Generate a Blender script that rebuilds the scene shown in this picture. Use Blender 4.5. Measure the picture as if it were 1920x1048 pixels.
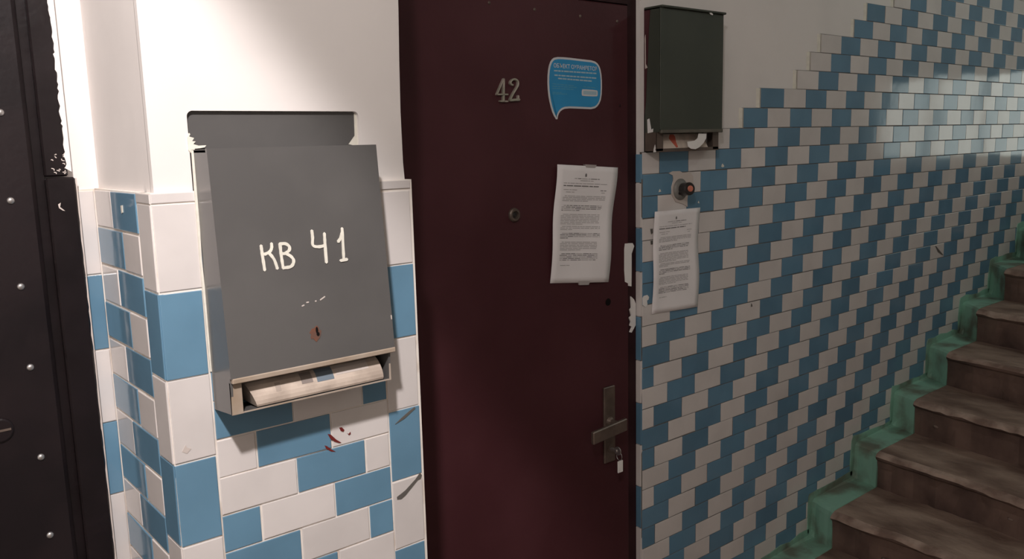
import bpy, math, random
from mathutils import Vector, Matrix
random.seed(7)
for o in list(bpy.data.objects): bpy.data.objects.remove(o, do_unlink=True)
scene = bpy.context.scene
C = scene.collection
# ---- units: lengths below are in "tile" units (wall tile = 0.15); real size = 0.8 x; floor lies at z = -0.165
S = 0.8; ZF = -0.165
def W(x, y, z): return Vector((x*S, y*S, (z-ZF)*S))
PI = math.pi
# ------------------------------------------------------------------ camera
cam_d = bpy.data.cameras.new('camera'); cam = bpy.data.objects.new('camera', cam_d); C.objects.link(cam)
cam_d.sensor_width = 36.0; cam_d.lens = 1594.8/1920*36.0; cam_d.clip_start = 0.02
r_ = Vector((0.76688342, -0.64132457, -0.02434366)); u_ = Vector((0.12061902, 0.10677119, 0.9869402)); f_ = Vector((0.6303498, 0.75980439, -0.159237))
cl = W(0, 0, 1.885)
cam.matrix_world = Matrix(((r_.x, u_.x, -f_.x, cl.x), (r_.y, u_.y, -f_.y, cl.y), (r_.z, u_.z, -f_.z, cl.z), (0, 0, 0, 1)))
scene.camera = cam
# ------------------------------------------------------------------ world, lamps, exposure
world = bpy.data.worlds.new('world'); scene.world = world; world.use_nodes = True
world.node_tree.nodes['Background'].inputs[0].default_value = (0.75, 0.85, 0.9, 1)
world.node_tree.nodes['Background'].inputs[1].default_value = 0.05
scene.view_settings.view_transform = 'Standard'; scene.view_settings.look = 'None'
scene.view_settings.exposure = 0.35; scene.view_settings.gamma = 1.0; scene.view_settings.use_curve_mapping = False
def lamp(name, kind, loc, energy, color, size):
    d = bpy.data.lights.new(name, kind); d.energy = energy; d.color = color; d.shadow_soft_size = size
    o = bpy.data.objects.new(name, d); C.objects.link(o); o.location = W(*loc); return o
ceil_lamp = lamp('ceiling_lamp_light', 'POINT', (-0.12, 0.08, 3.0), 24, (1.0, 0.95, 0.93), 0.04)
hood_lamp = lamp('hooded_lamp_light', 'SPOT', (-0.12, 0.1, 3.0), 86, (1.0, 0.932, 0.915), 0.04)
stair_fill = lamp('added_stair_fill', 'POINT', (4.6, 0.3, 3.55), 8.5, (0.86, 1.0, 0.95), 0.08)  # added unseen cool fill, brightens the steps and the far tiles
hood_lamp.data.spot_size = math.radians(133); hood_lamp.data.spot_blend = 0.12
hood_lamp.rotation_euler = Vector((-0.483, 0.294, -0.825)).to_track_quat('-Z', 'Y').to_euler()

# ------------------------------------------------------------------ materials
def mat(name, col, rough=0.5, spec=0.5, var=0.0, scale=6.0, col2=None, lo=0.4, hi=0.6, bump=0.0, bscale=40.0, metallic=0.0, objrand=0.0, emit=None, detail=4.0, stretch=None):
    m = bpy.data.materials.new(name); m.use_nodes = True
    nt = m.node_tree; N = nt.nodes; L = nt.links; b = N['Principled BSDF']
    b.inputs['Roughness'].default_value = rough; b.inputs['Metallic'].default_value = metallic
    b.inputs['Specular IOR Level'].default_value = spec
    b.inputs['Base Color'].default_value = (*col, 1)
    geo = N.new('ShaderNodeNewGeometry'); pos = geo.outputs['Position']
    if stretch:
        mp = N.new('ShaderNodeMapping'); mp.inputs['Scale'].default_value = stretch; L.new(pos, mp.inputs['Vector']); pos = mp.outputs[0]
    out = None
    if col2 is not None or var > 0:
        n = N.new('ShaderNodeTexNoise'); n.inputs['Scale'].default_value = scale; n.inputs['Detail'].default_value = detail
        L.new(pos, n.inputs['Vector'])
        rp = N.new('ShaderNodeValToRGB')
        c2 = col2 if col2 is not None else tuple(max(0, c*(1-var)) for c in col)
        rp.color_ramp.elements[0].position = lo; rp.color_ramp.elements[0].color = (*col, 1)
        rp.color_ramp.elements[1].position = hi; rp.color_ramp.elements[1].color = (*c2, 1)
        L.new(n.outputs['Fac'], rp.inputs['Fac']); out = rp.outputs['Color']
    if objrand > 0:
        oi = N.new('ShaderNodeObjectInfo'); mr = N.new('ShaderNodeMapRange')
        mr.inputs['To Min'].default_value = 1-objrand; mr.inputs['To Max'].default_value = 1+objrand
        L.new(oi.outputs['Random'], mr.inputs['Value'])
        hs = N.new('ShaderNodeHueSaturation'); L.new(mr.outputs[0], hs.inputs['Value'])
        if out is not None: L.new(out, hs.inputs['Color'])
        else: hs.inputs['Color'].default_value = (*col, 1)
        out = hs.outputs['Color']
    if out is not None: L.new(out, b.inputs['Base Color'])
    if bump > 0:
        n2 = N.new('ShaderNodeTexNoise'); n2.inputs['Scale'].default_value = bscale; n2.inputs['Detail'].default_value = 3
        L.new(pos, n2.inputs['Vector'])
        bp = N.new('ShaderNodeBump'); bp.inputs['Strength'].default_value = bump; bp.inputs['Distance'].default_value = 0.01
        L.new(n2.outputs['Fac'], bp.inputs['Height']); L.new(bp.outputs['Normal'], b.inputs['Normal'])
    if emit:
        b.inputs['Emission Color'].default_value = (*emit[0], 1); b.inputs['Emission Strength'].default_value = emit[1]
    return m
M = {}
M['white_tile'] = mat('white_glazed_tile', (0.70, 0.655, 0.635), 0.09, 0.5, var=0.06, scale=9, objrand=0.05, bump=0.035, bscale=14)
M['blue_tile'] = mat('blue_glazed_tile', (0.135, 0.265, 0.380), 0.09, 0.5, var=0.12, scale=7, objrand=0.09, bump=0.035, bscale=14)
M['grout_light'] = mat('cream_grout', (0.82, 0.76, 0.70), 0.9, 0.2, col2=(0.55, 0.45, 0.37), scale=16, lo=0.52, hi=0.75)
M['grout_dark'] = mat('grey_grout', (0.20, 0.18, 0.165), 0.9, 0.2, var=0.3, scale=20)
M['plaster'] = mat('whitewashed_plaster', (0.80, 0.755, 0.73), 0.75, 0.2, var=0.06, scale=3, bump=0.12, bscale=9)
M['plain'] = mat('painted_plaster_plain', (0.62, 0.58, 0.54), 0.8, 0.2, var=0.05, scale=2)
M['floor'] = mat('landing_concrete', (0.22, 0.17, 0.14), 0.7, 0.3, var=0.3, scale=5)
M['maroon'] = mat('maroon_door_paint', (0.074, 0.023, 0.028), 0.50, 0.26, col2=(0.060, 0.017, 0.021), scale=3, bump=0.05, bscale=60)
M['maroon_dark'] = mat('maroon_frame_paint', (0.036, 0.014, 0.016), 0.6, 0.15, var=0.3, scale=8)
M['black_vinyl'] = mat('black_vinyl', (0.010, 0.007, 0.008), 0.42, 0.24, col2=(0.015, 0.010, 0.011), scale=8, bump=0.05, bscale=80)
M['black_paint'] = mat('black_gloss_paint', (0.011, 0.007, 0.008), 0.34, 0.3, var=0.3, scale=14, bump=0.15, bscale=25)
M['steel'] = mat('dull_steel', (0.55, 0.53, 0.52), 0.35, 0.5, metallic=0.9, var=0.2, scale=30)
M['tarnished'] = mat('tarnished_brass', (0.19, 0.145, 0.12), 0.42, 0.5, metallic=0.5, var=0.3, scale=25)
M['digit'] = mat('worn_silver_metal', (0.62, 0.55, 0.50), 0.38, 0.5, metallic=0.45, col2=(0.46, 0.44, 0.36), scale=30)
M['grey_paint'] = mat('grey_enamel', (0.098, 0.094, 0.092), 0.24, 0.5, col2=(0.114, 0.109, 0.106), scale=5, bump=0.03, bscale=30)
M['beige_metal'] = mat('bare_beige_metal', (0.42, 0.35, 0.29), 0.5, 0.4, col2=(0.30, 0.22, 0.15), scale=14, lo=0.45, hi=0.75)
M['green_paint'] = mat('dark_green_enamel', (0.060, 0.066, 0.052), 0.5, 0.3, col2=(0.050, 0.056, 0.044), scale=4, bump=0.03, bscale=30)
M['red_brown'] = mat('red_brown_paint', (0.16, 0.075, 0.06), 0.5, 0.4, var=0.3, scale=14)
M['tray_brown'] = mat('dull_brown_metal', (0.115, 0.085, 0.070), 0.55, 0.3, var=0.3, scale=14)
M['olive_edge'] = mat('worn_olive_edge', (0.125, 0.112, 0.088), 0.5, 0.4, var=0.3, scale=20)
M['rust'] = mat('rust', (0.17, 0.075, 0.05), 0.9, 0.15, col2=(0.105, 0.08, 0.07), scale=45)
M['black'] = mat('black_hole', (0.008, 0.006, 0.006), 0.8, 0.1)
M['white_paint'] = mat('white_brush_paint', (0.78, 0.75, 0.66), 0.6, 0.3, var=0.1, scale=60)
M['paper'] = mat('office_paper', (0.86, 0.825, 0.83), 0.85, 0.1, var=0.04, scale=10)
M['ink'] = mat('grey_print', (0.47, 0.44, 0.44), 0.9, 0.1)
M['ink_bold'] = mat('black_print', (0.20, 0.185, 0.185), 0.9, 0.1)
M['tape'] = mat('clear_tape', (0.42, 0.38, 0.37), 0.35, 0.4)
M['sticker_blue'] = mat('sticker_blue', (0.032, 0.285, 0.56), 0.4, 0.4, var=0.08, scale=12)
M['sticker_white'] = mat('sticker_white', (0.62, 0.62, 0.64), 0.4, 0.4)
M['sticker_print'] = mat('sticker_pale_print', (0.36, 0.50, 0.58), 0.4, 0.4)
M['sticker_faint'] = mat('sticker_faint_print', (0.10, 0.33, 0.48), 0.4, 0.4)
M['newsprint'] = mat('newsprint', (0.62, 0.52, 0.44), 0.9, 0.1, col2=(0.46, 0.38, 0.32), scale=25)
M['newsink'] = mat('news_dark_print', (0.26, 0.22, 0.20), 0.9, 0.1)
M['newsblue'] = mat('news_blue_print', (0.17, 0.21, 0.25), 0.9, 0.1)
M['newsfaint'] = mat('news_faint_print', (0.42, 0.35, 0.30), 0.9, 0.1)
M['newsred'] = mat('news_red_print', (0.50, 0.12, 0.08), 0.9, 0.1)
M['white_card'] = mat('white_card', (0.80, 0.78, 0.76), 0.8, 0.1)
M['grey_plastic'] = mat('grey_plastic', (0.20, 0.195, 0.18), 0.45, 0.5, var=0.2, scale=20)
M['black_plastic'] = mat('black_plastic', (0.022, 0.018, 0.017), 0.35, 0.5)
M['orange'] = mat('faded_orange_plastic', (0.62, 0.20, 0.13), 0.5, 0.4, var=0.2, scale=60)
M['dark_red_mark'] = mat('dark_red_paint_mark', (0.16, 0.022, 0.020), 0.4, 0.4)
M['soot_mark'] = mat('sooty_mark', (0.12, 0.11, 0.10), 0.7, 0.2)
M['grime'] = mat('pale_grime', (0.58, 0.51, 0.47), 0.5, 0.3)
M['green_border'] = mat('green_skirting_paint', (0.25, 0.47, 0.365), 0.55, 0.4, col2=(0.15, 0.17, 0.13), scale=9, lo=0.44, hi=0.64, detail=9, bump=0.2, bscale=20)
M['riser'] = mat('brown_riser_shaded', (0.19, 0.125, 0.10), 0.7, 0.3, col2=(0.08, 0.050, 0.043), scale=7, lo=0.36, hi=0.66, bump=0.5, bscale=22, detail=9)  # darker than the treads: shade on the upright faces mixed into the colour
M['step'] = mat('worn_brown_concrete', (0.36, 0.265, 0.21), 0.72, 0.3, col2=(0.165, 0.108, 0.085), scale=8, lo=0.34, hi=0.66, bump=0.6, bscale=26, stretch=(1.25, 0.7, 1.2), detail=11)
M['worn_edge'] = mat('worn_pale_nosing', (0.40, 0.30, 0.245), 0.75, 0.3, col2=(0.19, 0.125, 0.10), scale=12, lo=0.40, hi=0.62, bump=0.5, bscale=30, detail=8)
M['plaster_dusty'] = mat('dusty_plaster', (0.26, 0.195, 0.165), 0.9, 0.1, var=0.3, scale=30)
M['window_frame'] = mat('white_window_frame', (0.6, 0.6, 0.56), 0.5)
M['window_glass'] = mat('frosted_daylight_glass', (0.6, 0.66, 0.62), 0.4, emit=((0.92, 1.0, 0.94), 1.05))
M['window_glass_dim'] = mat('dusty_daylight_glass', (0.6, 0.66, 0.62), 0.4, emit=((0.72, 0.98, 0.92), 0.6))

# ------------------------------------------------------------------ mesh helpers
WORLD = {}
def tag(o, label=None, cat=None, group=None, kind=None):
    if label: o['label'] = label
    if cat: o['category'] = cat
    if group: o['group'] = group
    if kind: o['kind'] = kind
    return o
def empty(name, loc, label=None, cat=None, kind=None):
    o = bpy.data.objects.new(name, None); C.objects.link(o); w = W(*loc); o.location = w; WORLD[o.name] = w
    o.empty_display_size = 0.05
    return tag(o, label, cat, kind=kind)
def build(name, verts, faces, m, parent=None, origin=None, smooth=False, kind=None, mats=None, fmat=None):
    """verts in tile units, world placed"""
    if origin is None:
        xs = [v[0] for v in verts]; ys = [v[1] for v in verts]; zs = [v[2] for v in verts]
        origin = ((min(xs)+max(xs))/2, (min(ys)+max(ys))/2, min(zs))
    ow = W(*origin)
    me = bpy.data.meshes.new(name); me.from_pydata([W(*v)-ow for v in verts], [], faces)
    for mm in (mats or [M[m]]): me.materials.append(mm)
    if fmat:
        for p, i in zip(me.polygons, fmat): p.material_index = i
    me.validate(); me.update()
    import bmesh
    bm = bmesh.new(); bm.from_mesh(me); bmesh.ops.recalc_face_normals(bm, faces=bm.faces[:]); bm.to_mesh(me); bm.free()
    if smooth:
        for p in me.polygons: p.use_smooth = True
    o = bpy.data.objects.new(name, me); C.objects.link(o); WORLD[o.name] = ow
    if parent is not None:
        o.parent = parent; o.location = ow-WORLD[parent.name]
    else: o.location = ow
    if kind: o['kind'] = kind
    return o
class G:
    def __init__(s): s.v = []; s.f = []
    def add(s, v, f):
        n = len(s.v); s.v += v; s.f += [[i+n for i in q] for q in f]; return s
    def box(s, x0, x1, y0, y1, z0, z1, b=0.0):
        if b <= 0:
            v = [(x, y, z) for x in (x0, x1) for y in (y0, y1) for z in (z0, z1)]
            return s.add(v, [[0,1,3,2],[4,6,7,5],[0,4,5,1],[2,3,7,6],[0,2,6,4],[1,5,7,3]])
        v = []; idx = {}
        for i, x in enumerate((x0, x1)):
            for j, y in enumerate((y0, y1)):
                for k, z in enumerate((z0, z1)):
                    dx = b if i == 0 else -b; dy = b if j == 0 else -b; dz = b if k == 0 else -b
                    for ax, p in enumerate(((x, y+dy, z+dz), (x+dx, y, z+dz), (x+dx, y+dy, z))):
                        idx[(i,j,k,ax)] = len(v); v.append(p)
        f = []
        for a in (0, 1):
            f.append([idx[(a,0,0,0)], idx[(a,1,0,0)], idx[(a,1,1,0)], idx[(a,0,1,0)]])
            f.append([idx[(0,a,0,1)], idx[(1,a,0,1)], idx[(1,a,1,1)], idx[(0,a,1,1)]])
            f.append([idx[(0,0,a,2)], idx[(1,0,a,2)], idx[(1,1,a,2)], idx[(0,1,a,2)]])
        for a in (0, 1):
            for c in (0, 1):
                f.append([idx[(a,c,0,0)], idx[(a,c,1,0)], idx[(a,c,1,1)], idx[(a,c,0,1)]])
                f.append([idx[(a,0,c,0)], idx[(a,1,c,0)], idx[(a,1,c,2)], idx[(a,0,c,2)]])
                f.append([idx[(0,a,c,1)], idx[(1,a,c,1)], idx[(1,a,c,2)], idx[(0,a,c,2)]])
                for d in (0, 1): f.append([idx[(a,c,d,0)], idx[(a,c,d,1)], idx[(a,c,d,2)]])
        return s.add(v, f)
    def prism(s, poly, y0, y1, fn=None):
        """poly of (x,z), extruded y0..y1"""
        n = len(poly)
        fn = fn or (lambda x, y, z: (x, y, z))
        v = [fn(x, y0, z) for x, z in poly]+[fn(x, y1, z) for x, z in poly]
        return s.add(v, [list(range(n)), list(range(2*n-1, n-1, -1))]+[[i, (i+1) % n, n+(i+1) % n, n+i] for i in range(n)])
    def lathe(s, c, axis, prof, n=20):
        """prof: list of (t along axis, radius)"""
        c = Vector(c); a = Vector(axis).normalized(); t = Vector((0, 0, 1)) if abs(a.z) < 0.9 else Vector((1, 0, 0))
        e1 = a.cross(t).normalized(); e2 = a.cross(e1)
        v = []; f = []
        for h, r in prof:
            for i in range(n):
                an = 2*PI*i/n; v.append(tuple(c+a*h+(e1*math.cos(an)+e2*math.sin(an))*r))
        for j in range(len(prof)-1):
            for i in range(n): f.append([j*n+i, j*n+(i+1) % n, (j+1)*n+(i+1) % n, (j+1)*n+i])
        f.append(list(range(n))); f.append([(len(prof)-1)*n+i for i in range(n)])
        return s.add(v, f)
    def tube(s, pts, r, n=8):
        for a, b in zip(pts[:-1], pts[1:]):
            d = Vector(b)-Vector(a); s.lathe(a, d, [(0, r), (d.length, r)], n)
        return s
    def build(s, name, m, parent=None, **k): return build(name, s.v, s.f, m, parent, **k)
def smooth_line(p, n=5):
    if len(p) < 3: return p
    out = []
    for i in range(len(p)-1):
        p0 = p[max(i-1, 0)]; p1 = p[i]; p2 = p[i+1]; p3 = p[min(i+2, len(p)-1)]
        for j in range(n):
            t = j/n
            out.append(tuple(0.5*(2*p1[k]+(p2[k]-p0[k])*t+(2*p0[k]-5*p1[k]+4*p2[k]-p3[k])*t*t+(3*p1[k]-p0[k]-3*p2[k]+p3[k])*t**3) for k in (0, 1)))
    out.append(p[-1]); return out
def ribbon(line, w, wob=0.0):
    """closed outline of a brush stroke with round ends"""
    line = smooth_line(line); Lf = []; Rt = []
    for i, p in enumerate(line):
        a = line[max(i-1, 0)]; b = line[min(i+1, len(line)-1)]
        d = Vector((b[0]-a[0], b[1]-a[1])).normalized(); n = Vector((-d.y, d.x)); ww = w/2*(1+random.uniform(-wob, wob))
        Lf.append((p[0]+n.x*ww, p[1]+n.y*ww)); Rt.append((p[0]-n.x*ww, p[1]-n.y*ww))
    d1 = Vector((line[-1][0]-line[-2][0], line[-1][1]-line[-2][1])).normalized()*w*0.4
    d0 = Vector((line[0][0]-line[1][0], line[0][1]-line[1][1])).normalized()*w*0.4
    return Lf+[(line[-1][0]+d1.x, line[-1][1]+d1.y)]+Rt[::-1]+[(line[0][0]+d0.x, line[0][1]+d0.y)]

# ------------------------------------------------------------------ tiles
TM = {}
def tile_mesh(w, h, t, colr, b=0.0010):
    key = (round(w, 3), round(h, 3), colr)
    if key in TM: return TM[key]
    w, h = key[0], key[1]
    v = []
    for y, e in ((0.0, 0.0), (-(t-b*0.45), 0.0), (-t, b)):
        v += [(-w/2+e, y, -h/2+e), (w/2-e, y, -h/2+e), (w/2-e, y, h/2-e), (-w/2+e, y, h/2-e)]
    f = [[8, 9, 10, 11]]
    for a in (0, 4):
        for i in range(4): f.append([a+i, a+(i+1) % 4, a+4+(i+1) % 4, a+4+i])
    f.append([3, 2, 1, 0])
    me = bpy.data.meshes.new('tile'); me.from_pydata([Vector(p)*S for p in v], [], f); me.materials.append(M[colr+'_tile']); me.update()
    TM[key] = me; return me
def add_tile(x, y, z, w, h, colr, parent, face='front', t=0.010, jit=1.0):
    """x,y,z: centre of the back of the tile"""
    me = tile_mesh(w, h, t, colr)
    o = bpy.data.objects.new('tile', me); C.objects.link(o); o.parent = parent
    j = lambda a: random.uniform(-a, a)*jit
    if face == 'front': o.location = W(x+j(.0008), y+j(.0006), z+j(.0008))-WORLD[parent.name]; o.rotation_euler = (math.radians(j(.5)), math.radians(j(.25)), math.radians(j(.5)))
    else: o.location = W(x+j(.0006), y+j(.0008), z+j(.0008))-WORLD[parent.name]; o.rotation_euler = (math.radians(j(.25)), math.radians(j(.4)), math.radians(-90+j(.4)))
    return o

# ================================================================== SETTING
CEIL = 3.75
XL, XR, YF = -1.7, 7.0, -1.6
DX0, DX1, DTOP = 1.03, 2.093, 2.42          # opening of the door with number 42
YB = 1.862                                   # plaster of the back wall; tile faces at 1.854
def srf(o, label, cat): return tag(o, label, cat, kind='structure')
fl = G().box(XL, XR, YF, 2.1, ZF-0.12, ZF).build('floor', 'floor'); srf(fl, 'bare brown concrete landing floor before the doors', 'floor')
ce = G().box(XL, XR, YF, 2.1, CEIL, CEIL+0.1).build('ceiling', 'plain'); srf(ce, 'pale plaster ceiling over the landing', 'ceiling')
wl = G().box(XL-0.1, XL, YF, 2.1, ZF, CEIL).build('wall_left', 'plain'); srf(wl, 'plain pale wall left of the black door', 'wall')
wf = G().box(XL, XR, YF-0.1, YF, ZF, CEIL).build('wall_front', 'plain'); srf(wf, 'plain pale wall opposite the doors', 'wall')
# end wall with the landing window
WY0, WY1, WZ0, WZ1 = 0.10, 1.40, 1.665, 2.33
g = G()
g.box(XR, XR+0.12, YF, WY0, ZF, CEIL).box(XR, XR+0.12, WY1, 2.1, ZF, CEIL).box(XR, XR+0.12, WY0, WY1, ZF, WZ0).box(XR, XR+0.12, WY0, WY1, WZ1, CEIL)
srf(g.build('wall_end', 'plain'), 'plain wall at the stair head around the window', 'wall')
win = empty('window_1', (XR+0.06, (WY0+WY1)/2, WZ0), 'frosted window at the head of the stairs', 'window', 'structure')
g = G()
g.box(XR+0.03, XR+0.09, WY0, WY1, WZ0, WZ0+0.03).box(XR+0.03, XR+0.09, WY0, WY1, WZ1-0.03, WZ1)
for yy in (WY0, WY0+0.40, WY0+0.82, WY1-0.04): g.box(XR+0.03, XR+0.09, yy, yy+0.04, WZ0, WZ1)
g.build('window_frame', 'window_frame', win)
ys = [WY0+0.04, WY0+0.40, WY0+0.44, WY0+0.82, WY0+0.86, WY1-0.04]
for i in range(3): G().box(XR+0.055, XR+0.062, ys[2*i], ys[2*i+1], WZ0+0.03, WZ1-0.03).build('pane', 'window_glass', win)

# ---- back wall with the opening for the second door
g = G()
g.box(0.95, DX0, YB, 2.1, ZF, CEIL).box(DX0, DX1, YB, 2.1, DTOP, CEIL).box(DX1, XR, YB, 2.1, ZF, CEIL)
wb = g.build('wall_back', 'plaster'); srf(wb, 'long wall behind the stairs with diagonal blue and white tiles under plaster', 'wall')
# stair profile at the wall
RX = [3.18+0.35*i for i in range(-2, 9)]; TZ = [0.007+0.166*i for i in range(0, 11)]
def prof(x):
    z = ZF
    for a, b in zip(RX, TZ):
        if x >= a: z = b
    return z
TH, TW = 0.0719, 0.15
ROFF = {-9: 2.291, -8: 2.291, -7: 2.267, -6: 2.244, -5: 2.2466, -4: 2.2314, -3: 2.2199, -2: 2.191, -1: 2.1852, 0: 2.181, 1: 2.1739, 2: 2.1719, 3: 2.1647, 4: 2.1534, 5: 2.156, 6: 2.159, 7: 2.1628, 8: 2.1694, 9: 2.162, 10: 2.1543, 11: 2.1517, 12: 2.1555, 13: 2.157, 14: 2.159, 15: 2.1597, 16: 2.1563, 17: 2.1613, 18: 2.1628, 19: 2.1658, 20: 2.1749}
KST = {-1: 1, -2: 2, -3: 2, -4: 3, -5: 3, -6: 3, -7: 4, -8: 4, -9: 5, -10: 5, -11: 6, -12: 6, -13: 7, -14: 7, -15: 8}
cands = []
for r in range(-15, 28):
    zt = 1.8436-TH*r; zb = zt-TH
    if zb < ZF: continue
    off = ROFF.get(r, 2.30 if r < -9 else 2.170)
    for k in range(-4, 60):
        x0 = off+(k-r/2)*TW; x1 = x0+TW
        if r < 0 and k < KST[r]: continue
        if x0 > 6.2: break
        x0 = max(x0, DX1+0.003 if r >= 0 else x0)
        if x1-x0 < 0.018: continue
        if prof(x0) > zt-0.006: continue
        if r == 0 and k == -1: pass
        w = x1-x0-0.0025; h = TH-0.0025
        xc = (x0+x1)/2; zc = (zt+zb)/2
        d = math.sqrt(xc*xc+1.854**2+(zc-1.885)**2)
        px = Vector((xc, 1.854, zc-1.885)); dep = px.dot(f_)
        sx = 960+1594.8*px.dot(r_)/dep; sy = 524-1594.8*px.dot(u_)/dep
        vis = 1100 < sx < 1960 and -40 < sy < 1090
        cands.append(((1 if vis else 0.02)*w*h/d**3, xc, zc, w, h, 'blue' if k % 2 == 0 else 'white'))
cands.sort(key=lambda c: -c[0])
gb = [(DX1, 1.862-0.004, ZF), (XR, 0, 0)]
for c in cands[:300]: add_tile(c[1], 1.864, c[2], c[3], c[4], c[5], wb, 'front', 0.010)
rest = {'blue': G(), 'white': G()}
for c in cands[300:]:
    rx, rz = math.radians(random.uniform(-.6, .6)), math.radians(random.uniform(-.6, .6))
    me = tile_mesh(c[3], c[4], 0.010, c[5])
    vs = []
    for v in me.vertices:
        q = v.co/S; vs.append((c[1]+q.x, 1.864+q.y+q.x*math.tan(rz)+q.z*math.tan(rx), c[2]+q.z))
    rest[c[5]].add(vs, [list(p.vertices) for p in me.polygons])
gv = rest['white'].v+rest['blue'].v; nw = len(rest['white'].v)
gf = rest['white'].f+[[i+nw for i in q] for q in rest['blue'].f]
build('tile_field', gv, gf, None, wb, kind='stuff', mats=[M['white_tile'], M['blue_tile']], fmat=[0]*len(rest['white'].f)+[1]*len(rest['blue'].f))
# grout bed: stepped upper outline
g = G()
for r in range(-15, 28):
    zt = 1.8436-TH*r; zb = zt-TH
    off = ROFF.get(r, 2.30 if r < -9 else 2.170)
    xs = DX1 if r >= 0 else off+(KST[r]-r/2)*TW-0.004
    if zb < ZF: continue
    g.box(xs, 6.25, 1.8560, 1.8632, zb, zt)
g.build('grout_bed', 'grout_dark', wb)
for r in range(-15, 0):
    xs = ROFF.get(r, 2.30)+(KST[r]-r/2)*TW-0.004; zt = 1.8436-TH*r; zb = zt-TH
    if r < -1: G().add([(xs-0.016, 1.8625, zb+.002), (xs-0.018, 1.8625, zt-.001), (xs+0.003, 1.8555, zt-.001), (xs+0.003, 1.8555, zb), (xs-0.016, 1.866, zb+.002), (xs-0.018, 1.866, zt-.001), (xs+0.003, 1.866, zt-.001), (xs+0.003, 1.866, zb)], [[0,1,2,3],[7,6,5,4],[0,4,5,1],[1,5,6,2],[2,6,7,3],[3,7,4,0]]).build('plaster_fillet', 'white_paint', wb)
# narrow upright edging tiles on the door reveal
zj = [1.838, 1.745, 1.599, 1.454, 1.303, 1.153, 1.005, 0.858, 0.708, 0.558, 0.408, 0.258, 0.108, -0.042, -0.163]
for i in range(len(zj)-1):
    add_tile(2.099, 1.8665, (zj[i]+zj[i+1])/2, 0.021, zj[i]-zj[i+1]-0.003, 'blue' if i % 2 == 0 else 'white', wb, 'side', 0.010, 0.4)
# white plaster lump around the push button, chips and smears on the tiles
def flat(name, poly, y, th, m, parent): return G().prism(poly, y-th, y).build(name, m, parent)
flat('plaster_patch', [(2.2233,1.7705),(2.2442,1.7764),(2.2812,1.7756),(2.2973,1.7691),(2.3352,1.7710),(2.3519,1.7548),(2.3550,1.7269),(2.3527,1.6992),(2.3253,1.6973),(2.3228,1.6766),(2.3232,1.6522),(2.2986,1.6643),(2.2610,1.6735),(2.2396,1.6987),(2.2394,1.7259),(2.2497,1.7491),(2.2453,1.7628)], 1.8535, 0.0025, 'grime', wb)
for p in ([(2.1748,1.7108),(2.1798,1.7206),(2.1830,1.7190),(2.1876,1.7118)], [(2.5106,1.7818),(2.5150,1.7900),(2.5192,1.7922),(2.5283,1.7829),(2.52,1.779)], [(2.3811,1.6625),(2.3855,1.6692),(2.3895,1.6602)]):
    flat('paint_chip', p, 1.8535, 0.001, 'white_paint', wb)
flat('paint_smear', [(2.0955,1.3659),(2.1013,1.3724),(2.1189,1.3735),(2.1266,1.3656),(2.1240,1.3573),(2.1164,1.3549),(2.1190,1.3408),(2.1089,1.3336),(2.0962,1.3423)], 1.8535, 0.002, 'white_card', wb)

for p in ([(2.709,1.262),(2.714,1.258),(2.717,1.249),(2.707,1.249)], [(4.235,1.333),(4.245,1.331),(4.30,1.297),(4.33,1.279),(4.32,1.279),(4.27,1.300)], [(2.134,1.592),(2.145,1.592),(2.146,1.578),(2.139,1.574),(2.136,1.582)], [(2.135,1.553),(2.146,1.553),(2.146,1.540),(2.137,1.540)]):
    flat('dark_chip', p, 1.8534, 0.001, 'soot_mark', wb)
# ---- stairs
stairs = empty('stairs', (4.2, 1.1, ZF), 'worn brown concrete stairs with green painted ends climbing along the tiled wall', 'stairs', 'structure')
NA = [RX[0]-.06, RX[1]-.06, 3.118, 3.482, 3.815, 4.135, 4.45, 4.77, 5.10, 5.44, 5.80]   # nose at the green border
NB = [RX[0]-.09, RX[1]-.09, 3.085, 3.395, 3.70, 3.98, 4.28, 4.60, 4.94, 5.28, 5.64]     # nose at y = 1.1
YG, YO = 1.728, 0.25
def step_mesh(i):
    rnd = random.Random(40+i)
    zb = TZ[i]-0.166; zt = TZ[i]
    n = 44; v = []; f = []; dx = 0.0; dzz = 0.0
    prof_n = 8
    for j in range(n+1):
        y = YG+(YO-YG)*j/n
        t = (YG-y)/(YG-1.1)
        xn = NA[i]+(NB[i]-NA[i])*min(t, 1.0)+dx; dx = 0.75*dx+rnd.uniform(-.005, .005); dzz = 0.7*dzz+rnd.uniform(-.005, .004)
        wz = min(dzz, .003)-0.004
        xb = (NA[i+1]+(NB[i+1]-NA[i+1])*min(t, 1.0)+0.06) if i < 10 else XR
        w1 = rnd.uniform(0, .006); w2 = rnd.uniform(0, .008)
        v += [(xn+0.022+w1, y, zb-0.01), (xn+0.018+w2, y, zt-0.075), (xn+0.012+w1, y, zt-0.040), (xn+0.001, y, zt-0.030), (xn-0.004, y, zt-0.016+wz), (xn+0.006, y, zt-0.004+wz), (xn+0.030, y, zt+wz*0.3), (xb, y, zt)]
        if j:
            for k in range(prof_n-1): f.append([(j-1)*prof_n+k, (j-1)*prof_n+k+1, j*prof_n+k+1, j*prof_n+k])
    b = len(v)
    # underside points so the step is solid
    for j in (0, n): v.append((v[j*prof_n+7][0], v[j*prof_n][1], zb-0.01))
    f.append([0, 1, 2, 3, 4, 5, 6, 7, b]); f.append([n*prof_n+k for k in range(8)]+[b+1])
    f.append([7, n*prof_n+7, b+1, b]); f.append([0, b, b+1, n*prof_n])
    return v, f
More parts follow.
